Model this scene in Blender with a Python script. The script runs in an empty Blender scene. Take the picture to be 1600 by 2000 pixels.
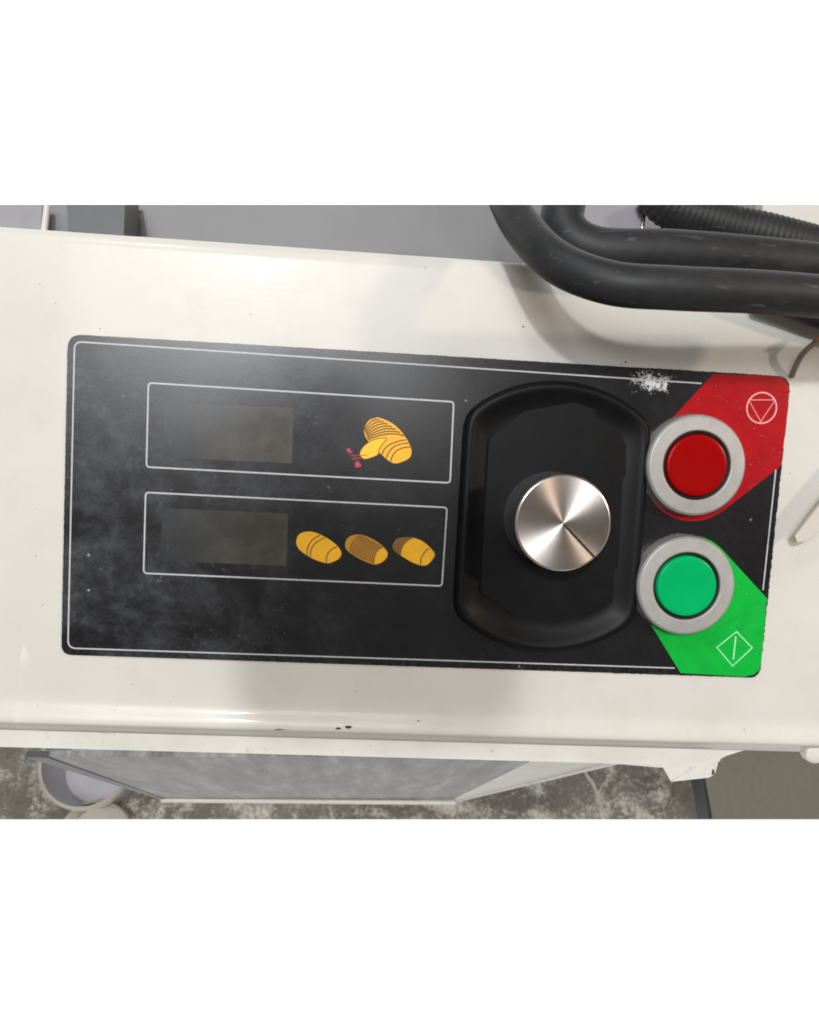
import bpy, bmesh, math, random
from mathutils import Matrix, Vector
random.seed(7)
S = bpy.context.scene
COL = S.collection
MM = 0.001

# ------------------------------------------------------------------ frame of the place
# Everything is laid out in the frame of the control panel (x right, y up the slope, z out of
# the face, millimetres); T stands that sloping face up in the world above the floor.
TH = math.radians(29.5)
FLOOR = -560.0                                   # floor level below the panel centre (mm)
T = Matrix.Translation((0, 0, -FLOOR * MM)) @ Matrix.Rotation(TH, 4, 'X')
UP = Vector((0, math.sin(TH), math.cos(TH)))     # world up, in panel frame

# ------------------------------------------------------------------ camera
R = Matrix(((0.99700572, 0.05240097, 0.05686593),
            (-0.04728878, 0.99501542, -0.08779574),
            (-0.06118306, 0.08484373, 0.99451404)))
CAMP = Vector((-19.57, 18.68, 214.98))
FPX = 1400.0
cam = bpy.data.cameras.new('camera')
cam.sensor_fit = 'HORIZONTAL'; cam.sensor_width = 36; cam.lens = 36 * FPX / 1600
cam.clip_start = 0.005; cam.clip_end = 50
cam.dof.use_dof = True; cam.dof.focus_distance = 0.213; cam.dof.aperture_fstop = 50.0
co = bpy.data.objects.new('camera', cam); COL.objects.link(co)
co.matrix_world = T @ Matrix.Translation(CAMP * MM) @ R.transposed().to_4x4()
S.camera = co

def ray(x, y):
    return R.transposed() @ Vector(((x - 800) / FPX, -(y - 1000) / FPX, -1))
def U(x, y, z=0.0):                              # photo pixel -> point at height z over the face
    d = ray(x, y); return CAMP + d * ((z - CAMP.z) / d.z)
def UF(x, y, lvl):                               # photo pixel -> point on a level plane
    d = ray(x, y); return CAMP + d * ((lvl - CAMP.dot(UP)) / d.dot(UP))

# ------------------------------------------------------------------ world and lamps
w = bpy.data.worlds.new('World'); S.world = w; w.use_nodes = True
bg = w.node_tree.nodes['Background']
bg.inputs[0].default_value = (1.0, 0.91, 0.81, 1); bg.inputs[1].default_value = 0.19
def lamp(name, pos, target, sx, sy, energy, color):
    l = bpy.data.lights.new(name, 'AREA'); l.shape = 'RECTANGLE'; l.size = sx; l.size_y = sy
    l.energy = energy; l.color = color
    o = bpy.data.objects.new(name, l); COL.objects.link(o)
    p = T @ (Vector(pos) * MM); t = T @ (Vector(target) * MM)
    o.matrix_world = Matrix.Translation(p) @ (t - p).to_track_quat('-Z', 'Y').to_matrix().to_4x4()
    return o
lamp('lamp_overhead', (-240, 390, 1150), (0, 0, 0), 0.06, 0.05, 5.6, (0.97, 0.985, 1.0))
lamp('lamp_glare', (-250, 300, 1150), (-250, 300, 0), 0.66, 0.44, 7.8, (0.97, 0.985, 1.0))  # added soft lamp; its reflection gives the glare on the panel
lamp('lamp_upper_left', (-380, 900, 620), (0, 0, 0), 0.16, 0.12, 2.2, (0.96, 0.98, 1.0))  # small lamp glancing over the cover from the upper left
lamp('lamp_side', (900, 260, 700), (60, 0, 0), 0.06, 0.08, 3.6, (1.0, 0.82, 0.64))
# the added white backdrop far behind gets an added lamp of its own
lamp('lamp_backdrop', (0, 0, -1200), (0, 0, -2600), 14.0, 14.0, 900, (1, 1, 1))

S.view_settings.view_transform = 'Standard'; S.view_settings.look = 'None'
S.view_settings.exposure = 0; S.view_settings.gamma = 1
S.view_settings.use_curve_mapping = False
S.render.engine = 'CYCLES'
S.cycles.use_denoising = True
S.cycles.max_bounces = 8
S.cycles.filter_width = 1.9

# ------------------------------------------------------------------ materials
def srgb(r, g, b):
    f = lambda c: (c / 255 / 12.92) if c / 255 <= .04045 else ((c / 255 + .055) / 1.055) ** 2.4
    return (f(r), f(g), f(b), 1)
class NT:
    def __init__(s, name):
        s.m = bpy.data.materials.new(name); s.m.use_nodes = True
        s.t = s.m.node_tree; s.b = s.t.nodes['Principled BSDF']
        s.co = s.t.nodes.new('ShaderNodeTexCoord').outputs['Object']
    def n(s, kind, **kw):
        x = s.t.nodes.new('ShaderNode' + kind)
        for k, v in kw.items():
            if k in x.inputs: s.put(x.inputs[k], v)
            else: setattr(x, k, v)
        return x
    def put(s, sock, v):
        if hasattr(v, 'is_output') or isinstance(v, bpy.types.NodeSocket): s.t.links.new(v, sock)
        else: sock.default_value = v
    def set(s, **kw):
        for k, v in kw.items(): s.put(s.b.inputs[k.replace('_', ' ')], v)
    def noise(s, scale, detail=4, rough=.5, vec=None, dist=0):
        x = s.n('TexNoise', Scale=scale, Detail=detail, Roughness=rough, Distortion=dist)
        s.t.links.new(vec or s.co, x.inputs['Vector']); return x.outputs['Fac']
    def ramp(s, fac, stops):
        x = s.n('ValToRGB'); s.t.links.new(fac, x.inputs[0])
        e = x.color_ramp.elements
        while len(e) < len(stops): e.new(.5)
        for i, (p, c) in enumerate(stops):
            e[i].position = p; e[i].color = c if len(c) == 4 else (*c, 1)
        return x.outputs[0]
    def g(s, fac, a, b): return s.ramp(fac, [(a, (0, 0, 0)), (b, (1, 1, 1))])
    def math(s, op, a, b=0.0):
        x = s.n('Math', operation=op); s.put(x.inputs[0], a); s.put(x.inputs[1], b); return x.outputs[0]
    def mix(s, f, a, b):
        x = s.n('Mix', data_type='RGBA'); s.put(x.inputs[0], f); s.put(x.inputs[6], a); s.put(x.inputs[7], b); return x.outputs[2]
    def bump(s, h, st, d=.0005):
        x = s.n('Bump'); s.put(x.inputs['Strength'], st); s.put(x.inputs['Distance'], d); s.put(x.inputs['Height'], h)
        s.t.links.new(x.outputs[0], s.b.inputs['Normal'])
    def scaled(s, v):
        x = s.n('Mapping'); s.t.links.new(s.co, x.inputs[0]); x.inputs['Scale'].default_value = v; return x.outputs[0]
    def blob(s, centre, rad, sy=1.0):              # soft 0..1 patch round a point of the object (metres)
        x = s.n('VectorMath', operation='SUBTRACT'); s.t.links.new(s.co, x.inputs[0]); x.inputs[1].default_value = centre
        y = s.n('VectorMath', operation='MULTIPLY'); s.t.links.new(x.outputs[0], y.inputs[0]); y.inputs[1].default_value = (1, sy, 1)
        l = s.n('VectorMath', operation='LENGTH'); s.t.links.new(y.outputs[0], l.inputs[0])
        return s.math('SUBTRACT', 1.0, s.math('DIVIDE', l.outputs['Value'], rad))

def plain(name, col, rough=.5, metal=0, spec=.5, vary=.12, scale=120, bump=.15, dust=0):
    k = NT(name); f = k.noise(scale, 5, .6)
    d = tuple(c * (1 - vary) for c in col[:3]) + (1,); e = tuple(min(1, c * (1 + vary)) for c in col[:3]) + (1,)
    c = k.ramp(f, [(.3, d), (.7, e)])
    if dust:
        c = k.mix(k.math('MULTIPLY', k.g(k.noise(48, 8, .75), .45, .75), dust), c, (.02, .015, .012, 1))
        c = k.mix(k.math('MULTIPLY', k.math('MULTIPLY', k.g(k.noise(1000, 3, .6), .66, .72), k.g(k.noise(90, 3), .48, .6)), dust * 1.6), c, (.75, .72, .68, 1))
    k.set(Base_Color=c, Metallic=metal, Specular_IOR_Level=spec)
    k.put(k.b.inputs['Roughness'], k.math('ADD', rough - .06, k.math('MULTIPLY', f, .12)))
    if bump: k.bump(k.noise(scale * 14, 3), bump, .00008)
    return k.m

def paint_white():
    k = NT('white_enamel')
    f = k.noise(22, 5, .6); c = k.ramp(f, [(.3, (.64, .615, .57, 1)), (.7, (.70, .675, .63, 1))])
    grime = k.math('MULTIPLY', k.g(k.noise(60, 8, .7), .52, .75), .16)
    c = k.mix(grime, c, (.42, .37, .30, 1))
    sp = k.g(k.noise(420, 2, .4), .755, .78)
    c = k.mix(k.math('MULTIPLY', sp, .6), c, (.16, .12, .09, 1))
    scr = k.noise(90, 3, .5, k.scaled((1, 14, 1)))
    sl = k.noise(70, 2, .4, k.scaled((1.4, .12, 1)), dist=.2)
    c = k.mix(k.math('MULTIPLY', k.math('MULTIPLY', k.g(sl, .715, .73), k.g(k.noise(30, 2), .5, .6)), .45), c, (.9, .89, .86, 1))
    k.set(Base_Color=c, Specular_IOR_Level=.2, Coat_Weight=.13, Coat_Roughness=.08)
    k.put(k.b.inputs['Roughness'], k.math('ADD', .26, k.math('MULTIPLY', scr, .16)))
    k.bump(k.math('ADD', k.noise(55, 3), k.math('MULTIPLY', k.noise(520, 3), .10)), .18, .0012)
    return k.m
M = {}
M['white'] = paint_white()
def paint_flange():
    k = NT('white_enamel_worn')
    f = k.noise(40, 6, .65); c = k.ramp(f, [(.3, (.68, .67, .62, 1)), (.7, (.80, .79, .74, 1))])
    c = k.mix(k.math('MULTIPLY', k.g(k.noise(240, 6, .7), .6, .72), .5), c, (.30, .27, .22, 1))
    k.set(Base_Color=c, Roughness=.45); k.bump(k.noise(300, 4), .3, .0003)
    return k.m
M['flange'] = paint_flange()

def overlay():
    k = NT('black_polyester_overlay')
    base = (.0075, .0075, .0095, 1)
    # wiped-on flour film; its rise towards the left end also paints veiling light
    film = k.noise(46, 10, .74, dist=.25)
    sepx = k.n('SeparateXYZ'); k.t.links.new(k.co, sepx.inputs[0])
    left = k.math('MULTIPLY', k.math('SUBTRACT', -0.012, sepx.outputs[0]), 12.0)
    left = k.n('Clamp', Value=left).outputs[0]
    streak = k.noise(30, 4, .6, k.scaled((1, 5, 1)))
    fm = k.math('MULTIPLY', k.g(k.math('ADD', k.math('MULTIPLY', film, .8), k.math('MULTIPLY', streak, .2)), .44, .70), k.math('ADD', .012, k.math('MULTIPLY', left, .16)))
    fm = k.math('MULTIPLY', fm, k.math('ADD', .45, k.math('MULTIPLY', k.g(k.noise(420, 5, .8), .36, .66), 1.1)))
    c = k.mix(fm, base, (.36, .40, .44, 1))
    # smudged grains
    gr = k.g(k.noise(900, 4, .7), .60, .70)
    pt = k.g(k.noise(60, 5, .7), .50, .70)
    c = k.mix(k.math('MULTIPLY', k.math('MULTIPLY', gr, pt), k.math('ADD', .09, k.math('MULTIPLY', left, .42))), c, (.50, .50, .52, 1))
    # single grains
    v = k.n('TexVoronoi', Scale=230.0, Randomness=1.0); k.t.links.new(k.co, v.inputs['Vector'])
    dot = k.ramp(v.outputs['Distance'], [(.05, (1, 1, 1)), (.12, (0, 0, 0))])
    sel = k.g(k.n('SeparateColor', Color=v.outputs['Color']).outputs[0], .86, .90)
    c = k.mix(k.math('MULTIPLY', k.math('MULTIPLY', dot, sel), .5), c, (.62, .62, .62, 1))
    # caked flour at the upper edge by the red field
    p = U(1272, 747) * MM
    b = k.blob((p.x, p.y, 0), .0130, 1.9)
    clump = k.noise(210, 6, .75, dist=.5); fine = k.noise(1300, 5, .8)
    e = k.math('ADD', k.math('MULTIPLY', b, .30), k.math('ADD', k.math('MULTIPLY', clump, .38), k.math('MULTIPLY', fine, .62)))
    fl = k.math('MULTIPLY', k.g(e, .695, .75), k.g(b, 0.0, .55))
    c = k.mix(fl, c, (.70, .72, .74, 1))
    # flour caught along the sheet's edges
    ay = k.math('ABSOLUTE', sepx.outputs[1]); ed = k.math('MULTIPLY', k.g(ay, .0455, .0472), k.g(k.noise(500, 4, .7), .50, .66))
    c = k.mix(k.math('MULTIPLY', ed, .05), c, (.5, .5, .48, 1))
    k.set(Base_Color=c, Specular_IOR_Level=.5)
    k.put(k.b.inputs['Roughness'], k.math('ADD', .17, k.math('MULTIPLY', film, .20)))
    k.bump(k.noise(1800, 2), .10, .00006)
    return k.m
M['overlay'] = overlay()

def smoked(name, a, b):
    k = NT(name); f = k.noise(70, 6, .6)
    c = k.ramp(f, [(.35, a), (.7, b)])
    sx = k.n('SeparateXYZ'); k.t.links.new(k.co, sx.inputs[0])
    c = k.mix(k.n('Clamp', Value=k.math('ADD', k.math('MULTIPLY', sx.outputs[0], 42.0), k.math('ADD', .15, k.math('MULTIPLY', f, .7)))).outputs[0], (.030, .032, .035, 1), c)
    v = k.g(k.noise(700, 3, .6), .66, .72)
    c = k.mix(k.math('MULTIPLY', v, .10), c, (.5, .5, .5, 1))
    k.set(Base_Color=c, Specular_IOR_Level=.5)
    k.put(k.b.inputs['Roughness'], k.math('ADD', .17, k.math('MULTIPLY', f, .20)))
    return k.m
M['display'] = smoked('smoked_display_film', (.034, .030, .024, 1), (.075, .066, .052, 1))
M['print_white'] = plain('printed_light_grey', (.52, .53, .55), .45, bump=0, scale=400)
M['print_amber'] = plain('printed_amber', srgb(250, 184, 14), .42, bump=0, vary=.08, scale=300)
M['print_yellow'] = plain('printed_yellow', srgb(252, 202, 24), .42, bump=0, vary=.06, scale=300)
M['print_brown'] = plain('printed_dark_brown', srgb(92, 44, 8), .5, bump=0, scale=300)
M['print_olive'] = plain('printed_dull_ochre', srgb(128, 92, 26), .5, bump=0, scale=300)
M['print_ochre'] = plain('printed_ochre', srgb(196, 140, 24), .5, bump=0, scale=300)
M['print_pink'] = plain('printed_faded_red', srgb(186, 62, 72), .5, bump=0, scale=300)
M['print_red'] = plain('printed_signal_red', srgb(170, 4, 22), .34, spec=.25, dust=.28, bump=.05, vary=.10, scale=160)
M['print_green'] = plain('printed_signal_green', srgb(8, 180, 62), .34, spec=.25, dust=.22, bump=.05, vary=.08, scale=160)
M['icon_pink'] = plain('printed_pale_pink', srgb(240, 170, 168), .45, bump=0, scale=300)
M['icon_mint'] = plain('printed_pale_mint', srgb(170, 250, 190), .45, bump=0, scale=300)
M['glue'] = plain('aged_dark_glue', (.06, .05, .03), .7, vary=.6, scale=900)
M['black_plastic'] = plain('black_moulded_plastic', (.0045, .0045, .0052), .46, spec=.20, vary=.25, scale=160, bump=.25)
M['black_satin'] = plain('black_satin_knob', (.065, .066, .072), .40, spec=.5, vary=.2, scale=150, bump=.1)
M['gasket'] = plain('black_gasket', (.008, .008, .008), .6, scale=200)
M['bezel'] = plain('satin_metal_bezel', (.46, .455, .44), .44, metal=.35, vary=.10, dust=.2, scale=120, bump=.25)
def lens(name, col):
    k = NT(name); f = k.noise(120, 3)
    k.set(Base_Color=k.ramp(f, [(.3, tuple(c * .93 for c in col[:3]) + (1,)), (.7, col)]), Roughness=.25, Specular_IOR_Level=.16,
          Subsurface_Weight=.15, Subsurface_Scale=.004)
    return k.m
M['lens_red'] = lens('red_button_lens', srgb(158, 2, 4))
M['lens_green'] = lens('green_button_lens', srgb(0, 178, 102))
def turned():
    k = NT('turned_aluminium')
    tan = k.n('Tangent', direction_type='RADIAL', axis='Z')
    v = k.n('VectorMath', operation='LENGTH'); k.t.links.new(k.co, v.inputs[0])
    x = k.n('CombineXYZ'); k.t.links.new(v.outputs['Value'], x.inputs[0])
    rings = k.noise(5200, 3, .6, x.outputs[0])
    pit = k.g(k.noise(330, 3, .5), .70, .74)
    c = k.ramp(rings, [(.3, (.56, .51, .48, 1)), (.7, (.70, .645, .61, 1))])
    c = k.mix(k.math('MULTIPLY', pit, .45), c, (.80, .66, .52, 1))
    c = k.mix(k.math('MULTIPLY', k.g(k.noise(140, 5, .7, dist=1.0), .45, .75), .35), c, (.40, .30, .24, 1))
    k.set(Base_Color=c, Metallic=1.0, Roughness=.43, Anisotropic=.95, Tangent=tan.outputs[0])
    k.bump(rings, .06, .00002)
    return k.m
M['turned'] = turned()
M['alu_edge'] = plain('bright_aluminium_edge', (.85, .80, .74), .25, metal=1, vary=.04, bump=0)
def brushed(name, a, b, metal, rough, axis=(1, 1, 1), sc=60):
    k = NT(name); f = k.noise(sc, 6, .65, k.scaled(axis)); g2 = k.noise(9, 3)
    c = k.ramp(k.math('ADD', k.math('MULTIPLY', f, .6), k.math('MULTIPLY', g2, .4)), [(.3, a), (.7, b)])
    k.set(Base_Color=c, Metallic=metal)
    k.put(k.b.inputs['Roughness'], k.math('ADD', rough - .08, k.math('MULTIPLY', f, .16)))
    k.bump(f, .08, .0003)
    return k.m
M['steel'] = brushed('brushed_steel', (.15, .15, .155, 1), (.235, .235, .24, 1), .35, .6, (2, 1, 1), 12)
M['dark_sheet'] = plain('dark_blue_grey_sheet', (.11, .117, .127), .6, vary=.15, scale=40)
def steel_front():
    k = NT('floury_steel_painted_sheen'); f = k.noise(26, 6, .7, k.scaled((5, 1, .6))); g2 = k.noise(60, 7, .75)
    c = k.ramp(f, [(.34, (.08, .084, .088, 1)), (.5, (.16, .164, .168, 1)), (.66, (.31, .31, .305, 1))])  # vertical streaks paint reflections into the steel; flour is mixed in next
    c = k.mix(k.math('MULTIPLY', k.g(g2, .55, .72), .06), c, (.62, .60, .56, 1))
    k.set(Base_Color=c, Metallic=.2, Roughness=.5); return k.m
M['steel_front'] = steel_front()
M['panel_olive'] = brushed('olive_grey_board', (.15, .14, .115, 1), (.20, .19, .155, 1), 0, .55, (8, 1, 8), 30)
M['lilac'] = plain('lilac_grey_sheet', (.27, .26, .285), .5, vary=.1, scale=20)
M['dark_strip_grey'] = plain('dark_strip_grey', (.035, .037, .042), .5, vary=.2, scale=60)
def rubber():
    k = NT('dusty_black_rubber')
    f = k.noise(50, 6, .7); sc = k.noise(120, 5, .7, k.scaled((1, 5, 5)))
    c = k.ramp(f, [(.3, (.011, .012, .0135, 1)), (.75, (.034, .035, .037, 1))])
    c = k.mix(k.math('MULTIPLY', k.g(sc, .60, .76), .22), c, (.4, .39, .37, 1))
    k.set(Base_Color=c, Specular_IOR_Level=.35)
    k.put(k.b.inputs['Roughness'], k.math('ADD', .42, k.math('MULTIPLY', f, .2)))
    k.bump(k.noise(260, 4), .25, .0003)
    return k.m
M['rubber'] = rubber()
M['offwhite'] = plain('off_white_sheet', (.62, .60, .56), .5, vary=.06, scale=30)
M['clear_tie'] = plain('milky_nylon', (.62, .58, .52), .35, vary=.06, scale=60)
M['wire'] = plain('wire_shadow_brown', (.20, .16, .13), .5, vary=.25, scale=200)
M['rust'] = plain('rusty_wire_end', (.30, .10, .04), .6, vary=.4, scale=500)
M['chip'] = plain('bare_chipped_metal', (.045, .03, .022), .6, vary=.5, scale=900)
M['tub'] = plain('milky_plastic', (.55, .54, .58), .4, vary=.08, scale=25)
M['tub_rim'] = plain('cream_plastic', (.56, .52, .44), .45, vary=.1, scale=40)
M['backdrop'] = plain('white_backdrop', (.9, .9, .9), .9, vary=0.0, bump=0)
def floor_mat():
    k = NT('floury_concrete')
    f = k.noise(14, 8, .7); h = k.noise(240, 6, .7); cl = k.noise(22, 6, .7, dist=.6); fine = k.noise(260, 9, .85, dist=.3)
    c = k.ramp(f, [(.25, (.13, .12, .10, 1)), (.5, (.22, .205, .175, 1)), (.75, (.34, .32, .275, 1))])
    c = k.mix(k.math('MULTIPLY', k.g(h, .48, .68), .45), c, (.07, .062, .05, 1))
    e = k.math('ADD', k.math('MULTIPLY', cl, .55), k.math('MULTIPLY', fine, .55))
    c = k.mix(k.math('MULTIPLY', k.g(e, .535, .64), .85), c, (.80, .77, .69, 1))
    k.set(Base_Color=c, Roughness=.8); k.bump(k.math('ADD', fine, h), .5, .002)
    return k.m
M['floor'] = floor_mat()

# ------------------------------------------------------------------ object helpers
ORG = {}
TOP = (ray(800, 400).cross(ray(900, 400)).normalized(), None)
# the built piece of the place ends along these two straight cuts (nothing is known beyond them)
def cut_planes():
    a, b = ray(0, 399.5), ray(1600, 399.5); n1 = a.cross(b).normalized()
    if n1.dot(ray(800, 1000)) > 0: n1 = -n1
    a, b = ray(0, 1600.5), ray(1600, 1600.5); n2 = a.cross(b).normalized()
    if n2.dot(ray(800, 1000)) > 0: n2 = -n2
    return n1, n2
N1, N2 = cut_planes()
def trim(bm, top=True, bottom=False):
    for flag, n in ((top, N1), (bottom, N2)):
        if not flag: continue
        r = bmesh.ops.bisect_plane(bm, geom=bm.verts[:] + bm.edges[:] + bm.faces[:], plane_co=CAMP, plane_no=n, clear_outer=True)
        ed = [e for e in r['geom_cut'] if isinstance(e, bmesh.types.BMEdge)]
        if ed:
            try: bmesh.ops.holes_fill(bm, edges=ed)
            except Exception: pass
    return bm

def obj(name, bm, mats, parent=None, org=None, smooth=35):
    """bm in panel millimetres -> one mesh object, origin at org (panel mm)"""
    if not isinstance(mats, (list, tuple)): mats = [mats]
    bmesh.ops.recalc_face_normals(bm, faces=bm.faces[:]) if smooth is not None else None
    if org is None:
        xs = [v.co for v in bm.verts]
        lo = Vector([min(c[i] for c in xs) for i in range(3)]); hi = Vector([max(c[i] for c in xs) for i in range(3)])
        org = Vector(((lo.x + hi.x) / 2, (lo.y + hi.y) / 2, lo.z))
    org = Vector(org)
    for v in bm.verts: v.co = (v.co - org) * MM
    me = bpy.data.meshes.new(name); bm.to_mesh(me); bm.free()
    for m in mats: me.materials.append(M[m])
    if smooth:
        for p in me.polygons: p.use_smooth = True
        me.set_sharp_from_angle(angle=math.radians(smooth))
    o = bpy.data.objects.new(name, me); COL.objects.link(o)
    place(o, org, parent); return o
def place(o, org, parent):
    ORG[o.name] = Vector(org)
    if parent is None: o.matrix_world = T @ Matrix.Translation(Vector(org) * MM)
    else:
        o.parent = parent; o.location = (Vector(org) - ORG[parent.name]) * MM
def empty(name, org, label, cat, group=None, parent=None):
    o = bpy.data.objects.new(name, None); COL.objects.link(o); o.empty_display_size = .02
    place(o, org, parent)
    if parent is None: tag(o, label, cat, group)
    return o
def tag(o, label=None, cat=None, group=None, kind=None):
    if label: o['label'] = label
    if cat: o['category'] = cat
    if group: o['group'] = group
    if kind: o['kind'] = kind
    return o

def poly(bm, pts, mi=0, z=None):
    vs = [bm.verts.new((p[0], p[1], p[2] if z is None else z)) for p in pts]
    f = bm.faces.new(vs); f.material_index = mi; return f
def slab(bm, pts, z0, z1, mi=0):
    """prism of a flat outline between two heights"""
    a = [bm.verts.new((p[0], p[1], z0)) for p in pts]; b = [bm.verts.new((p[0], p[1], z1)) for p in pts]
    n = len(pts)
    bm.faces.new(a[::-1]).material_index = mi; bm.faces.new(b).material_index = mi
    for i in range(n): bm.faces.new((a[i], a[(i + 1) % n], b[(i + 1) % n], b[i])).material_index = mi
def roundpoly(pts, rads, seg=8):
    out = []; n = len(pts)
    for i in range(n):
        p0, p, p1 = [Vector((q[0], q[1])) for q in (pts[i - 1], pts[i], pts[(i + 1) % n])]
        r = rads[i] if isinstance(rads, (list, tuple)) else rads
        if r <= 0: out.append(p); continue
        a = (p0 - p).normalized(); b = (p1 - p).normalized(); ang = a.angle(b)
        d = r / math.tan(ang / 2); d = min(d, (p0 - p).length * .49, (p1 - p).length * .49)
        s, e = p + a * d, p + b * d
        for k in range(seg + 1):
            t = k / seg; out.append((s * (1 - t) + p * t) * (1 - t) + (p * (1 - t) + e * t) * t)
    return out
def band(bm, pts, wd, z, closed=False, mi=0):
    """flat printed line of width wd along a path"""
    P = [Vector((p[0], p[1])) for p in pts]; n = len(P); L = []; Rr = []
    for i in range(n):
        a = P[i - 1] if (i or closed) else P[0]; b = P[(i + 1) % n] if (i < n - 1 or closed) else P[-1]
        d = (b - a)
        if d.length < 1e-6: d = Vector((1, 0))
        d.normalize(); q = Vector((-d.y, d.x)) * wd / 2
        L.append(bm.verts.new((*(P[i] + q), z))); Rr.append(bm.verts.new((*(P[i] - q), z)))
    for i in range(n if closed else n - 1):
        j = (i + 1) % n
        bm.faces.new((L[i], Rr[i], Rr[j], L[j])).material_index = mi
def lathe(bm, prof, c, seg=64, mi=None, axis=None):
    """rings (radius, height) about an axis through c"""
    c = Vector(c); ax = (axis or Vector((0, 0, 1))).normalized()
    e1 = ax.orthogonal().normalized() if axis else Vector((1, 0, 0)); e2 = ax.cross(e1)
    rows = []
    for r, h in prof:
        if r < 1e-6: rows.append([bm.verts.new(c + ax * h)])
        else: rows.append([bm.verts.new(c + ax * h + (e1 * math.cos(2 * math.pi * k / seg) + e2 * math.sin(2 * math.pi * k / seg)) * r) for k in range(seg)])
    for i in range(len(rows) - 1):
        a, b = rows[i], rows[i + 1]
        for k in range(seg):
            l = (k + 1) % seg
            if len(a) == 1 and len(b) == 1: continue
            if len(a) == 1: f = bm.faces.new((a[0], b[k], b[l]))
            elif len(b) == 1: f = bm.faces.new((a[k], a[l], b[0]))
            else: f = bm.faces.new((a[k], a[l], b[l], b[k]))
            if mi: f.material_index = mi[i]
def spline(pts, n=14):
    P = [Vector(p) for p in pts]; out = []
    for i in range(len(P) - 1):
        p0 = P[max(i - 1, 0)]; p1 = P[i]; p2 = P[i + 1]; p3 = P[min(i + 2, len(P) - 1)]
        for k in range(n):
            t = k / n
            out.append(.5 * ((2 * p1) + (p2 - p0) * t + (2 * p0 - 5 * p1 + 4 * p2 - p3) * t * t + (3 * p1 - p0 - 3 * p2 + p3) * t ** 3))
    out.append(P[-1]); return out
def tube(bm, path, rad, seg=28, ribs=None):
    path = [Vector(p) for p in path]; rows = []; up = Vector((0, 0, 1)); s = 0
    for i, p in enumerate(path):
        d = (path[min(i + 1, len(path) - 1)] - path[max(i - 1, 0)]).normalized()
        e1 = up.cross(d); e1 = e1.normalized() if e1.length > 1e-3 else d.orthogonal().normalized(); e2 = d.cross(e1)
        if i: s += (p - path[i - 1]).length
        r = rad(i / (len(path) - 1)) if callable(rad) else rad
        if ribs: r += ribs[0] * math.sin(2 * math.pi * s / ribs[1])
        rows.append([bm.verts.new(p + (e1 * math.cos(2 * math.pi * k / seg) + e2 * math.sin(2 * math.pi * k / seg)) * r) for k in range(seg)])
    for a, b in zip(rows, rows[1:]):
        for k in range(seg): bm.faces.new((a[k], a[(k + 1) % seg], b[(k + 1) % seg], b[k]))
    bm.faces.new(rows[0][::-1]); bm.faces.new(rows[-1])
def arcpts(c, r, a0, a1, n):
    return [Vector((c[0] + r * math.cos(a0 + (a1 - a0) * k / n), c[1] + r * math.sin(a0 + (a1 - a0) * k / n))) for k in range(n + 1)]
def bez(a, b, c, n=10):                           # curve through a, b (middle), c
    a, b, c = Vector(a[:2]), Vector(b[:2]), Vector(c[:2]); q = b * 2 - (a + c) / 2
    return [(a * (1 - t) + q * t) * (1 - t) + (q * (1 - t) + c * t) * t for t in [k / n for k in range(n + 1)]]
def U5(x, y, z=0): return U(860 + x / 3.448, 720 + y / 3.448, z)
def U6(x, y, z=0): return U(1200 + x / 3.0775, 700 + y / 3.0775, z)
def U7(x, y, z=0): return U(540 + x / 4.2105, 740 + y / 4.2105, z)

# ------------------------------------------------------------------ backdrop and floor
bm = bmesh.new(); poly(bm, [(-9000, -9000, -2600), (9000, -9000, -2600), (9000, 9000, -2600), (-9000, 9000, -2600)])
tag(obj('backdrop', bm, 'backdrop', org=(0, 0, -2600)), kind='structure')
bm = bmesh.new()
q = [UF(-500, 1300, FLOOR), UF(2100, 1300, FLOOR), UF(2100, 1600.5, FLOOR), UF(-500, 1600.5, FLOOR)]
poly(bm, q)
low = [v - UP * 12 for v in q]
vs = list(bm.verts); lv = [bm.verts.new(v) for v in low]; bm.faces.new(lv[::-1])
for i in range(4): bm.faces.new((vs[i], vs[(i + 1) % 4], lv[(i + 1) % 4], lv[i]))
floor_ = tag(obj('floor', bm, 'floor', smooth=0), kind='structure')
def floorline(a, b, wd, mat):
    bm = bmesh.new(); A, B = UF(*a, FLOOR + 1.2), UF(*b, FLOOR + 1.2); d = (B - A).normalized(); q = d.cross(UP).normalized() * wd / 2; n = 9; L = []; Rr = []
    for k in range(n + 1):
        p = A + (B - A) * k / n + q * random.uniform(-1.2, 1.2); w_ = random.uniform(.5, 1.1)
        L.append(bm.verts.new(p + q * w_)); Rr.append(bm.verts.new(p - q * w_))
    for k in range(n): bm.faces.new((L[k], Rr[k], Rr[k + 1], L[k + 1]))
    obj('floor_joint', bm, mat, floor_, smooth=0)
floorline((1140, 1495), (1180, 1600), 4.5, 'tub_rim')

# ------------------------------------------------------------------ the machine
YT, YB = 76.6, -68.6                              # top and bottom edge of the sloping cover
XL, XR = -150.0, 200.0
ZF = 0.0
machine = empty('dough_machine', (0, -60, -170), 'white enamelled dough machine with a black control panel on its sloping cover', 'machine')

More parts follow.
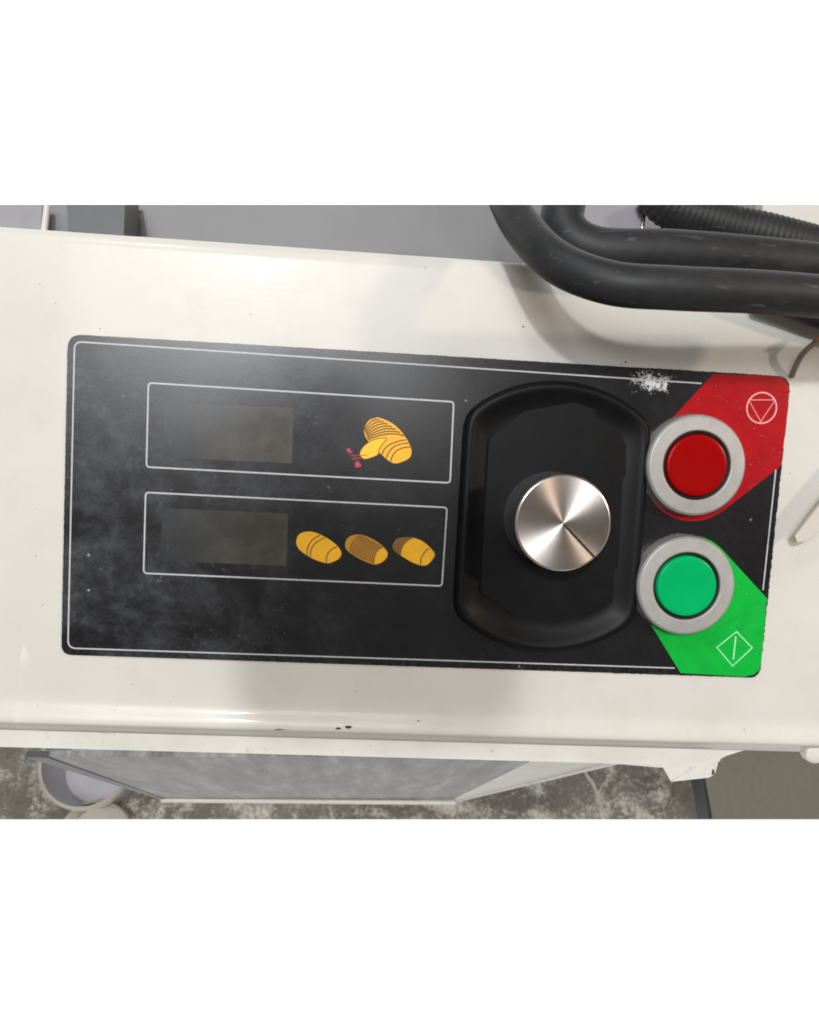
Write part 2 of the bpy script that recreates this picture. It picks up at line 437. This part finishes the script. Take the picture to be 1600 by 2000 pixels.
# cover: profile (y, z) swept along x, left end rounded off
def cover():
    bm = bmesh.new(); prof = []
    prof.append((YT, -60.0)); 
    r = 4.5
    for k in range(11):
        a = math.pi * k / 20; prof.append((YT - r + r * math.cos(a), -r + r * math.sin(a)))
    prof += [(70, 0), (40, 0), (0, 0), (-40, 0), (-58, 0), (-60, .02), (-61.6, .12), (-62.8, .40), (-63.8, .80), (-64.8, 1.28), (-65.8, 1.70), (-66.6, 1.92), (-67.3, 1.98), (-67.9, 1.85), (-68.4, 1.4), (-68.8, .5), (-70.4, -1.1), (-72.0, -2.6), (-72.1, -3.4)]
    xs = []
    rl = 9.0
    secs = []
    for k in range(9):
        a = math.pi / 2 * k / 8
        secs.append((XL + rl * (1 - math.sin(a)) , rl * (1 - math.cos(a))))   # (x, sink)
    secs = [(XL + rl - rl * math.sin(math.pi / 2 * k / 8), rl - rl * math.cos(math.pi / 2 * k / 8)) for k in range(8, -1, -1)]
    secs = [(XL, 60.0)] + secs
    secs += [(x, 0) for x in (-110, -80, -50, -20, 10, 40, 70, 100, 130, 160, XR)]
    rows = [[bm.verts.new((x, y, max(z - s, -60))) for (y, z) in prof] for x, s in secs]
    for a, b in zip(rows, rows[1:]):
        for i in range(len(prof) - 1): bm.faces.new((a[i], a[i + 1], b[i + 1], b[i]))
    return bm
obj('cover', cover(), 'white', machine, org=(0, 0, 0), smooth=50)
# chips in the enamel along the lower edge
def chip(px, py, wd, ht, z):
    bm = bmesh.new(); pts = []
    for k in range(11):
        a = 2 * math.pi * k / 11; r = random.uniform(.6, 1.0)
        pts.append(U(px + wd / 2 * r * math.cos(a), py + ht / 2 * r * math.sin(a), z))
    slab(bm, pts, z - .35, z + .05); obj('paint_chip', bm, 'chip', machine, smooth=0)
for a in ((680, 1420.5, 17, 7, 1.96), (661, 1423, 14, 6, 1.93), (546, 1425, 24, 2.8, 1.9), (930, 1434, 16, 2.6, 1.3), (990, 1435, 14, 2.6, 1.3), (817, 1408, 4, 4, 1.05), (18, 1372, 4, 4, 0.02), (1022, 638, 5, 4, 0.02), (1222, 707, 5, 4, .02), (1214, 712, 4, 3, .02)): chip(*a)

# rim of the base below the cover
zf = -4.6
def yrow(px, z): return U(800, px, z).y
y0, y1 = yrow(1440, zf), yrow(1481, zf)
xe = U(1388, 1470, zf).x
bm = bmesh.new()
out = roundpoly([(XL - 60, -55), (XL - 60, y1), (xe - .5, y1), (xe, y0 + .5), (xe, -55)], [0, 0, 3.6, 1, 0])
slab(bm, out, zf - 1.4, zf)
e = [x for x in bm.edges if abs(x.verts[0].co.z - zf) < .01 and abs(x.verts[1].co.z - zf) < .01]
bmesh.ops.bevel(bm, geom=e, offset=.35, segments=2, affect='EDGES')
obj('base_rim', bm, 'flange', machine)
# folded end of the tray under the rim, at the right
z2 = -10.0
tab = [U(1180, 1470, z2), U(1180, 1493, z2), U(1298, 1497, z2), U(1311, 1527, z2), U(1385, 1519, z2), U(1397, 1512, z2), U(1404, 1484, z2), U(1420, 1476, z2), U(1455, 1467, z2), U(1455, 1440, z2)]
bm = bmesh.new(); slab(bm, roundpoly(tab, [0, 0, 0, .3, 1.0, 1.0, 1.4, 1.2, 0, 0], 4), z2 - 1.2, z2)
e = [x for x in bm.edges if abs(x.verts[0].co.z - z2) < .01 and abs(x.verts[1].co.z - z2) < .01]
bmesh.ops.bevel(bm, geom=e, offset=.5, segments=2, affect='EDGES')
tabo = obj('folded_tray_end', bm, 'flange', machine)
bm = bmesh.new(); pts = [U(1393 + dx, 1508 + dy, z2 + .04) for dx, dy in ((-1, -5), (2, -6), (3, 0), (0, 6), (-3, 5), (-2, 0))]
slab(bm, pts, z2 - .2, z2 + .05); obj('paint_chip', bm, 'chip', machine, smooth=0)
# body front below: tapering steel front, right corner made pale for the light on it, white lower lip
zt = -14.0; lvl = -255.0
def quadpart(name, mat, pts, thick=2.0):
    bm = bmesh.new(); n = (pts[1] - pts[0]).cross(pts[2] - pts[0]).normalized()
    if n.dot(CAMP - pts[0]) < 0: n = -n
    a = [bm.verts.new(p) for p in pts]; b = [bm.verts.new(p - n * thick) for p in pts]
    m = len(pts); bm.faces.new(a); bm.faces.new(b[::-1])
    for i in range(m): bm.faces.new((a[i], b[i], b[(i + 1) % m], a[(i + 1) % m]))
    return obj(name, bm, mat, machine, smooth=0)
tl, tr, tr2 = U(60, 1478, zt), U(1055, 1478, zt), U(1215, 1484, zt)
bl, br, br2 = UF(316, 1560, lvl), UF(884, 1562, lvl), UF(889, 1565, lvl)
quadpart('body_front', 'steel_front', [tl, tr, br, bl])
quadpart('body_corner', 'flange', [tr, tr2, br2, br])
quadpart('left_seam', 'dark_strip_grey', [tl + Vector((-1.5, 0, .5)), tl + Vector((5.5, 0, .5)), bl + Vector((2, 0, .5)), bl + Vector((-1, 0, .5))])
def bar(name, mat, a, b, wd, parent):
    bm = bmesh.new(); tube(bm, [a, (a + b) / 2, b], wd, 10); return obj(name, bm, mat, parent)
bar('lower_lip', 'flange', bl + Vector((0, -1, 0)), br2 + Vector((0, -1.0, 0)), 1.3, machine)
bar('corner_lip', 'flange', br2, tr2 + Vector((0, -.4, 0)), .8, machine)
# bolt on the cover edge
bc = U(1590, 1470, -2)
bm = bmesh.new(); lathe(bm, [(0, 1.6), (2.4, 1.5), (3.2, 1.0), (3.4, 0), (3.4, -2)], bc, 28)
bo = obj('bolt_head', bm, 'flange', machine)
# pedestal carrying it to the floor
bm = bmesh.new()
ps = [Vector((x, y, -40)) for x, y in ((-60, -20), (60, -20), (60, 60), (-60, 60))]
pe = [p - UP * ((p.dot(UP) - FLOOR)) for p in ps]
a = [bm.verts.new(p) for p in ps]; b = [bm.verts.new(p) for p in pe]
bm.faces.new(a); bm.faces.new(b[::-1])
for i in range(4): bm.faces.new((a[i], b[i], b[(i + 1) % 4], a[(i + 1) % 4]))
obj('pedestal', bm, 'steel_front', machine, smooth=0)

# ---- control panel overlay and its prints
zo = 0.45
corners = [U(134, 653), U(1543, 736), U(1482, 1323), U(121, 1278)]
bm = bmesh.new()
base = roundpoly(corners, [4.2, 4.6, 3.6, 3.2], 10)
glue = []
for i in range(len(base)):
    p, q = base[i], base[(i + 1) % len(base)]; m = max(1, int((q - p).length / .7))
    for k in range(m):
        c = p + (q - p) * k / m; out = (c).normalized()
        j = .10 + .22 * random.random() * (1.6 if c.x > 60 else .5)
        glue.append(c + out * j)
slab(bm, glue, .02, .22)
panel = obj('control_panel', bm, 'glue', machine, org=(0, 0, 0), smooth=0)
bm = bmesh.new(); slab(bm, base, .22, zo)
obj('overlay_sheet', bm, 'overlay', panel, org=(0, 0, 0), smooth=0)
def prt(name, fn, mats, label=None):
    bm = bmesh.new(); fn(bm); o = obj(name, bm, mats, panel, smooth=0)
    for p in o.data.polygons:
        pass
    if label: o['label'] = label
    return o
z1 = zo + .04
def border(bm):
    tlp = roundpoly([U(1369, 749), U(147, 667.5), U(134, 1265), U(1317, 1304)], [0, 2.2, 2.4, 0])
    band(bm, tlp, .42, z1); band(bm, [U(1514, 917), U(1489, 1152)], .42, z1)
prt('border_line', border, 'print_white')
frames = ([(291, 748), (886, 785), (879, 943), (287, 912)], [(285.5, 961.5), (873, 991), (863, 1144), (281.5, 1119)])
for fr in frames:
    prt('display_frame', lambda bm: band(bm, roundpoly([U(*p) for p in fr], 1.1, 5), .46, z1, True), 'print_white')
for q in ([(322, 786), (573, 797), (571, 905), (318, 893)], [(318, 992), (563, 1003), (560, 1105), (314, 1095)]):
    prt('display_window', lambda bm: slab(bm, roundpoly([U(*p) for p in q], .4, 3), zo - .02, zo + .03), 'display')
# red and green fields
def field(bm, c, r, pts, z):
    """outline = hull of a circle round the button and the field's corner points"""
    P = [Vector(p[:2]) for p in pts] + arcpts(c, r, 0, 2 * math.pi, 72)[:-1]
    P = sorted(P, key=lambda p: (p.x, p.y))
    def half(Q):
        h = []
        for p in Q:
            while len(h) > 1 and (h[-1] - h[-2]).cross(p - h[-1]) <= 0: h.pop()
            h.append(p)
        return h[:-1]
    slab(bm, half(P) + half(P[::-1]), zo - .02, z)
rc, gc = U6(478, 665, 0), U6(428, 1362, 0)
bc_red = U6(500, 643, 5.5); bc_grn = U6(438, 1370, 5.5)
redc = [U6(590, 96), U6(940, 103)] + [U6(1000, 113), U6(1030, 140), U6(1046, 185)] + [U6(1040, 300), U6(998, 645)]
prt('red_field', lambda bm: field(bm, rc, 16.0, redc, zo + .035), 'print_red', 'red printed corner field round the stop button')
grnc = [U6(395, 1888), U6(775, 1910), U6(835, 1898), U6(868, 1868), U6(880, 1820), U6(912, 1440)]
prt('green_field', lambda bm: field(bm, gc, 15.7, grnc, zo + .035), 'print_green', 'green printed corner field round the start button')
def stopicon(bm):
    c = U6(881, 298); k = 93 / 3.0775 / 6.5
    band(bm, arcpts(c, k, 0, 2 * math.pi, 48)[:-1], .42, zo + .07, True)
    band(bm, [U6(803, 250), U6(962, 250), U6(875, 380)], .40, zo + .075, True)
prt('stop_symbol', stopicon, 'icon_pink')
def starticon(bm):
    band(bm, [U6(730, 1640), U6(824, 1737), U6(707, 1846), U6(612, 1735)], .42, zo + .07, True)
    band(bm, [U6(726, 1668), U6(711, 1806)], .42, zo + .07)
prt('start_symbol', starticon, 'icon_mint')

# loaf pictograms
def smoothloop(pts, n=5):
    P = [Vector(p[:2]) for p in pts]; out = []; m = len(P)
    for i in range(m):
        p0, p1, p2, p3 = P[i - 1], P[i], P[(i + 1) % m], P[(i + 2) % m]
        for k in range(n):
            t = k / n
            out.append(.5 * ((2 * p1) + (p2 - p0) * t + (2 * p0 - 5 * p1 + 4 * p2 - p3) * t * t + (3 * p1 - p0 - 3 * p2 + p3) * t ** 3))
    return out
def tri_flat(bm, pts, z, mi=0):
    f = poly(bm, [(p[0], p[1], z) for p in pts], mi); bmesh.ops.triangulate(bm, faces=[f])
za, zb, zc = zo + .03, zo + .06, zo + .09
C7 = lambda L: [U7(*p) for p in L]
LA = [(165, 1340), (178, 1290), (215, 1262), (280, 1254), (350, 1273), (430, 1315), (490, 1360), (525, 1402), (535, 1440), (510, 1480), (440, 1512), (400, 1510), (330, 1490), (265, 1458), (210, 1420), (178, 1385)]
LB = [(565, 1370), (577, 1320), (620, 1287), (690, 1280), (770, 1305), (840, 1345), (890, 1390), (915, 1428), (910, 1465), (880, 1500), (820, 1525), (760, 1512), (690, 1480), (620, 1440), (580, 1405)]
LC = [(957, 1390), (967, 1340), (1000, 1308), (1060, 1300), (1130, 1305), (1190, 1325), (1250, 1370), (1295, 1420), (1305, 1450), (1280, 1490), (1240, 1530), (1190, 1535), (1120, 1510), (1050, 1470), (990, 1430)]
def arcline(bm, a, b, c, wd, z, mi): band(bm, bez(U7(*a), U7(*b), U7(*c)), wd, z, False, mi)
def loaf_a(bm):
    tri_flat(bm, smoothloop(C7(LA)), za, 0)
    for a, b, c in (((255, 1450), (275, 1350), (362, 1284)), ((281, 1464), (305, 1368), (402, 1304)), ((414, 1508), (428, 1428), (502, 1378))): arcline(bm, a, b, c, .30, zb, 1)
prt('loaf_pictogram', loaf_a, ['print_amber', 'print_brown'])
def loaf_b(bm):
    tri_flat(bm, smoothloop(C7(LB)), za, 0)
    end = [U7(*p)[:2] for p in ((810, 1521), (860, 1508), (905, 1470), (914, 1430), (882, 1385))] + [tuple(p) for p in bez(U7(882, 1385), U7(826, 1430), U7(810, 1521))][1:-1]
    tri_flat(bm, [Vector(p) for p in end], zb, 1)
    for k in range(13):
        t = k / 12
        a = (610 + 185 * t, 1425 + 90 * t ** .8); c = (690 + 185 * t, 1286 + 92 * t ** 1.15); b = ((a[0] + c[0]) / 2 - 18, (a[1] + c[1]) / 2 - 22)
        arcline(bm, a, b, c, .24, zb, 2)
prt('loaf_pictogram', loaf_b, ['print_ochre', 'print_amber', 'print_brown'])
def loaf_c(bm):
    tri_flat(bm, smoothloop(C7(LC)), za, 0)
    cut = bez(U7(1125, 1306), U7(1050, 1365), U7(1025, 1452), 8)
    right = [U7(*p) for p in ((1050, 1468), (1120, 1508), (1190, 1533), (1238, 1528), (1278, 1489), (1303, 1450), (1294, 1421), (1250, 1372), (1190, 1327))]
    tri_flat(bm, [Vector(p[:2]) for p in cut] + [Vector(p[:2]) for p in right], zb, 1)
    arcline(bm, (1186, 1528), (1200, 1448), (1256, 1394), .30, zc, 2)
prt('loaf_pictogram', loaf_c, ['print_olive', 'print_amber', 'print_brown'])
LT = [(720, 405), (750, 345), (820, 318), (890, 335), (970, 378), (1040, 450), (1085, 520), (1110, 590), (1100, 640), (1060, 670), (985, 695), (935, 680), (890, 645), (840, 600), (780, 540), (735, 480)]
def loaf_top(bm):
    tri_flat(bm, smoothloop(C7(LT)), za, 0)
    tongue = [(685, 612), (705, 570), (745, 530), (800, 500), (865, 487), (905, 492), (870, 540), (840, 590), (836, 622), (780, 648), (725, 660), (695, 640)]
    for k in range(8):
        t = k / 7
        a = (722 + 30 * t, 415 + 85 * t); c = (815 + 235 * t, 322 + 148 * t * (.6 + .4 * t)); b = ((a[0] + c[0]) / 2 - 14 + 30 * t, (a[1] + c[1]) / 2 - 26 - 6 * t)
        arcline(bm, a, b, c, .36, zb, 1)
    for a, b, c in (((868, 626), (925, 545), (1066, 500)), ((905, 650), (965, 560), (1085, 528)), ((940, 678), (990, 590), (1100, 560))): arcline(bm, a, b, c, .32, zb, 1)
    tri_flat(bm, smoothloop(C7(tongue)), zc, 2)
    band(bm, smoothloop(C7(tongue)), .22, zc + .02, True, 1)
prt('sliced_loaf_pictogram', loaf_top, ['print_amber', 'print_brown', 'print_yellow'])
def arrows(bm):
    tri_flat(bm, C7([(572, 578), (608, 568), (620, 612), (590, 606)])[::-1], za, 0)
    tri_flat(bm, C7([(646, 690), (676, 676), (702, 716), (652, 732)])[::-1], za, 0)
    band(bm, C7([(604, 634), (680, 628), (745, 628)]), .22, zb + .07, False, 0); band(bm, C7([(622, 660), (660, 650), (700, 655)]), .24, zb, False, 0)
    band(bm, C7([(620, 612), (650, 655), (668, 690)]), .16, zb, False, 0)
prt('thickness_arrows', arrows, 'print_pink')

# ---- moulded knob recess
dc = Vector((*U5(765, 1015, 4)[:2], 0)); RR, HW = 41.5, 28.6
def trunc(o, r_corner=2.0):
    r, h = RR - o, HW - o; a = math.acos(h / r)
    pts = arcpts((0, 0), r, a, math.pi - a, 26) + arcpts((0, 0), r, math.pi + a, 2 * math.pi - a, 26)
    # even straight sides, softened corners
    n = 27
    top, bot = pts[:n], pts[n:]
    def side(p, q, m=18): return [p + (q - p) * k / m for k in range(1, m)]
    full = top + side(top[-1], bot[0]) + bot + side(bot[-1], top[0])
    for it in range(2): full = [(full[i - 1] + full[i] * 2 + full[(i + 1) % len(full)]) / 4 for i in range(len(full))]
    return full
def dish(bm):
    rows = []
    for o, z in ((0, .3), (.1, 1.2), (.35, 2.3), (.8, 3.1), (1.4, 3.6), (2.0, 3.75), (2.8, 3.6), (3.8, 3.1), (5.0, 2.5), (6.4, 1.9), (7.6, 1.55), (8.6, 1.4), (9.4, 1.35)):
        rows.append([bm.verts.new((p.x + dc.x, p.y + dc.y, z)) for p in trunc(o)])
    n = len(rows[0])
    for a, b in zip(rows, rows[1:]):
        for k in range(n): bm.faces.new((a[k], a[(k + 1) % n], b[(k + 1) % n], b[k]))
    bm.faces.new(rows[-1]); bm.faces.new(rows[0][::-1])
bm = bmesh.new(); dish(bm); recess = obj('knob_recess', bm, 'black_plastic', machine, smooth=60)
# insert plate with notched right side on the recess floor
bm = bmesh.new()
ins = [U5(330, 470, 2), U5(560, 290, 2), U5(900, 225, 2), U5(1050, 270, 2), U5(1050, 340, 2), U5(1200, 420, 2), U5(1255, 520, 2), U5(1255, 725, 2), U5(1225, 735, 2), U5(1200, 1340, 2), U5(1165, 1350, 2), U5(1160, 1570, 2), U5(1060, 1640, 2), U5(780, 1700, 2), U5(480, 1650, 2), U5(270, 1500, 2)]
slab(bm, roundpoly(ins, .5, 3), 1.3, 2.0)
e = [x for x in bm.edges if x.verts[0].co.z > 1.9 and x.verts[1].co.z > 1.9]
bmesh.ops.bevel(bm, geom=e, offset=.25, segments=2, affect='EDGES')
obj('insert_plate', bm, 'black_plastic', recess)

# ---- knob
ZK = 18.5
kc = U(1100.7, 1021.6, ZK); kc = Vector((kc.x, kc.y, 0)); KR = 13.6
knob = empty('rotary_knob', (kc.x, kc.y, 2.0), None, None, parent=machine)
bm = bmesh.new(); lathe(bm, [(0, 2.0), (KR + .3, 2.0), (KR + .3, 3.2), (KR + .1, 3.5), (KR - .15, ZK - 1.6), (KR - .5, ZK - 1.3), (0, ZK - 1.3)], kc, 96)
obj('knob_skirt', bm, 'black_satin', knob)
bm = bmesh.new(); lathe(bm, [(KR - .35, ZK - 1.3), (KR, ZK - 1.2), (KR, ZK - .45), (KR - .3, ZK - .1), (KR - .55, ZK), (0, ZK)], kc, 128, [1, 1, 1, 1, 0])
obj('knob_cap', bm, ['turned', 'alu_edge'], knob, org=(kc.x, kc.y, ZK), smooth=8)
bm = bmesh.new(); a, b = U5(833, 1050, ZK), U5(1043, 1274, ZK)
d = (b - a).normalized(); qn = Vector((-d.y, d.x, 0)) * .34
slab(bm, [a - qn, b - qn, b + qn, a + qn], ZK - .2, ZK + .03); obj('pointer_line', bm, 'gasket', knob, smooth=0)

# ---- push buttons
def button(name, c, lc, lmat, lab):
    c = Vector((c.x, c.y, 0)); lc = Vector((lc.x, lc.y, 0))
    r = empty(name, (c.x, c.y, zo), None, None, parent=machine); r['label'] = lab
    bm = bmesh.new(); lathe(bm, [(10.4, 1.0), (10.4, 5.2), (10.6, 5.45), (10.75, 5.5), (14.35, 5.4), (14.5, 5.35), (14.95, 4.9), (15.1, 4.7), (15.3, zo + .02), (10.4, zo + .02)], c, 96); obj('bezel', bm, 'bezel', r, smooth=14)
    bm = bmesh.new(); slab(bm, [Vector((c.x + (15.45 + .45 * random.random() ** 2) * math.cos(2 * math.pi * k / 120), c.y + (15.45 + .45 * random.random() ** 2) * math.sin(2 * math.pi * k / 120))) for k in range(120)], zo + .03, zo + .12); obj('grime_shade_ring', bm, 'glue', r, smooth=0)  # irregular grime ring, also paints the contact shadow round the bezel
    bm = bmesh.new(); lathe(bm, [(0, .6), (10.38, .6), (10.38, 4.7), (10.0, 4.85), (9.4, 4.3), (9.4, 2), (0, 2)], c, 72); obj('gasket_ring', bm, 'gasket', r)
    bm = bmesh.new(); lathe(bm, [(9.3, 2.0), (9.3, 5.0), (9.05, 5.45), (8.6, 5.6), (7.5, 5.5), (5, 5.28), (2.5, 5.15), (0, 5.1)], c, 72); obj('lens', bm, lmat, r)
button('stop_button', bc_red, bc_red, 'lens_red', 'round red push button in a grey bezel')
button('start_button', bc_grn, bc_grn, 'lens_green', 'round green push button in a grey bezel')

# ------------------------------------------------------------------ behind the machine (top of the picture)
zs = -30
bm = bmesh.new()
slab(bm, [U(-200, 300, zs), U(1900, 300, zs), U(1900, 640, zs), U(-200, 640, zs)], zs - 3, zs); trim(bm)
tag(obj('steel_panel', bm, 'steel', smooth=0), 'brushed grey steel sheet behind the upper edge of the white cover', 'panel')
bm = bmesh.new(); slab(bm, [U(-100, 340, -22), U(86, 340, -22), U(78, 470, -22), U(-100, 470, -22)], -25, -22); trim(bm)
tag(obj('lilac_plate', bm, 'lilac', smooth=0), 'pale lilac grey plate in the upper left corner behind the cover', 'plate')
bm = bmesh.new(); tube(bm, spline([U(93, 370, -16), U(91, 410, -16), U(84, 470, -16)], 6), 1.0, 14); trim(bm)
tag(obj('white_rod', bm, 'offwhite'), 'thin white rod standing beside the pale lilac plate', 'rod')
bm = bmesh.new(); slab(bm, roundpoly([U(128, 330, -14), U(246, 330, -14), U(240, 520, -14), U(136, 520, -14)], 2.5, 5), -27, -14)
e = [x for x in bm.edges if x.verts[0].co.z > -14.1 and x.verts[1].co.z > -14.1]; bmesh.ops.bevel(bm, geom=e, offset=.9, segments=3, affect='EDGES'); trim(bm)
tag(obj('dark_reflection_block', bm, 'dark_sheet'), 'dark grey block standing in for a reflection behind the upper left edge of the cover', 'block')  # block added in place of a dark reflection in the steel
bm = bmesh.new(); slab(bm, [U(1490, 330, -8), U(1760, 330, -8), U(1760, 470, -8), U(1490, 470, -8)], -12, -8); trim(bm)
tag(obj('white_plate', bm, 'offwhite', smooth=0), 'small piece of cream white plate in the upper right corner', 'plate')
for a, b, r in (((1137, 360), (1134, 470), .9), ((1268, 360), (1250, 470), .8)):
    bm = bmesh.new(); tube(bm, spline([U(*a, -12), U((a[0] + b[0]) / 2, (a[1] + b[1]) / 2, -12), U(*b, -12)], 5), r, 12); trim(bm)
    tag(obj('light_streak_rod', bm, 'alu_edge'), 'thin bright rod standing in for a light streak in the gap of the cables, ' + ('at its left side' if a[0] < 1200 else 'at its right side, slanting'), 'rod', 'bright rods between the cables')  # rods added in place of two upright streaks of light

bm = bmesh.new(); slab(bm, roundpoly([U(1142, 330, -10), U(1262, 330, -10), U(1246, 520, -10), U(1140, 520, -10)], 1.5, 4), -28, -10); trim(bm)
tag(obj('metal_bracket', bm, 'lilac', smooth=0), 'pale metal bracket in the gap between the curved cables at the top', 'bracket')
# ------------------------------------------------------------------ cables
def cable(name, pts, rad, label, ribs=None, n=16):
    bm = bmesh.new(); tube(bm, spline([U(*p) for p in pts], n), rad, 30, ribs); trim(bm)
    return tag(obj(name, bm, 'rubber', smooth=60), label, 'cable', 'thick black cables')
cable('black_cable', [(950, 300, 4), (982, 370, 8), (1018, 440, 18), (1085, 510, 31), (1190, 552, 39), (1320, 563, 42), (1480, 570, 41), (1640, 583, 38), (1760, 600, 34)], 5.2, 'lowest thick black cable curving over the upper edge of the cover')
cable('black_cable', [(1140, 300, 4), (1108, 372, 6), (1102, 444, 9), (1160, 486, 12), (1300, 492, 14), (1450, 503, 14), (1640, 522, 13), (1760, 532, 12)], 6.1, 'middle thick black cable lying between the lowest cable and the ribbed hose')
cable('ribbed_hose', [(1240, 300, -6), (1300, 396, -4), (1400, 436, -2), (1500, 460, 0), (1640, 496, 0), (1760, 520, 0)], 6.2, 'ribbed black hose running into the upper right corner', (.16, 1.7), 60)
cable('black_cable', [(1480, 585, 7), (1540, 598, 7), (1600, 612, 7), (1680, 630, 7), (1760, 645, 7)], lambda t: 2.2 + 2.0 * min(1, t * 2), 'short dark tail under the lowest cable at the right border')  # dark tapering tail below the lowest cable

# ------------------------------------------------------------------ loose things at the right border
wr = empty('wire', (*U(1600, 655)[:2], 1), 'thin brown wire shadow built as a strand, with a rusty wire end, on the cover at the right border', 'wire')
bm = bmesh.new(); tube(bm, spline([U(1660, 610, 6), U(1600, 662, 7), U(1566, 694, 5), U(1546, 736, 1.0)], 10), .85, 12); obj('wire_shadow_strand', bm, 'wire', wr)  # strand paints the thin shadow of the wire
bm = bmesh.new(); tube(bm, spline([U(1640, 640, 8.4), U(1604, 657, 8.4), U(1591, 666, 8.2)], 6), .6, 10); obj('rusty_end', bm, 'rust', wr)
bm = bmesh.new(); zt_ = 6.0
st = [U(1551, 1047, zt_), U(1600, 984, zt_), U(1680, 890, zt_), U(1700, 930, zt_), U(1605, 1036, zt_), U(1572, 1056, zt_), U(1556, 1059, zt_)]
slab(bm, roundpoly(st, [.5, 0, 0, 0, .8, .8, .6], 4), zt_ - .6, zt_ + .5)
tag(obj('nylon_strap', bm, 'clear_tie'), 'pointed milky nylon strap end at the right border beside the panel', 'strap')

# ------------------------------------------------------------------ below the machine
bo_ = empty('olive_board', UF(1500, 1560, -330), 'olive grey board standing under the right end of the cover', 'board')
pts = [UF(1389, 1350, -330), UF(1800, 1350, -330), UF(1800, 1610, -330), UF(1393, 1610, -330)]
pts = [UF(1352, 1380, -330), UF(1800, 1380, -330), UF(1800, 1640, -330), UF(1400, 1640, -330)]
def levelslab(name, mat, pts, thick, parent=None, bottom=True):
    bm = bmesh.new(); a = [bm.verts.new(p) for p in pts]; b = [bm.verts.new(p - UP * thick) for p in pts]; m = len(pts)
    bm.faces.new(a); bm.faces.new(b[::-1])
    for i in range(m): bm.faces.new((a[i], b[i], b[(i + 1) % m], a[(i + 1) % m]))
    trim(bm, False, bottom); return obj(name, bm, mat, parent, smooth=0)
levelslab('board_sheet', 'panel_olive', pts, 18, bo_)
levelslab('dark_gap_strip', 'dark_strip_grey', [UF(1343, 1380, -332), UF(1352, 1380, -332), UF(1400, 1640, -332), UF(1390, 1640, -332)], 16, bo_)  # dark strip painting the shaded gap left of the board

def tubobj(name, c, r, h, mats, label, cat, rim):
    base = UF(*c, FLOOR + h); base = base - UP * h
    o = empty(name, base, label, cat)
    bm = bmesh.new(); lathe(bm, [(0, 1), (r * .86, 1), (r * .9, 4), (r * .985, h - 3), (r * .955, h - 3), (r * .86, 8), (0, 7)], base, 48, axis=UP); trim(bm, False, True); obj('tub_wall', bm, mats[0], o)
    bm = bmesh.new(); lathe(bm, [(r * .93, h - 5), (r * .93, h), (r * .97, h + 1), (r, h), (r * 1.01, h - 5), (r * .93, h - 5)], base, 48, axis=UP); trim(bm, False, True); obj('tub_rim', bm, mats[1], o)
    return o
tubobj('plastic_tub', (170, 1484), 42, 60, ('tub', 'tub_rim'), 'milky plastic tub on the floor left of the machine body', 'tub', 1)
tubobj('cream_lid', (180, 1640), 33, 28, ('tub_rim', 'tub_rim'), 'cream round container on the floor in the lower left corner', 'container', 1)

# ------------------------------------------------------------------ the phone the picture is taken with (behind the lens, throws the shade on the lower face)
ph = empty('phone', (-62, 20, 222), 'dark phone held flat above the control panel', 'phone')
bm = bmesh.new(); slab(bm, roundpoly([(-92, 22), (-23, 22), (-23, 76), (-92, 76)], 9, 6), 222, 230)
e = [x for x in bm.edges if abs(x.verts[0].co.z - x.verts[1].co.z) < .01]; bmesh.ops.bevel(bm, geom=e, offset=1.2, segments=2, affect='EDGES')
obj('phone_body', bm, 'black_satin', ph)
bm = bmesh.new(); slab(bm, roundpoly([(-89, 25), (-26, 25), (-26, 73), (-89, 73)], 7, 6), 229.9, 230.3); obj('phone_screen', bm, 'gasket', ph, smooth=0)
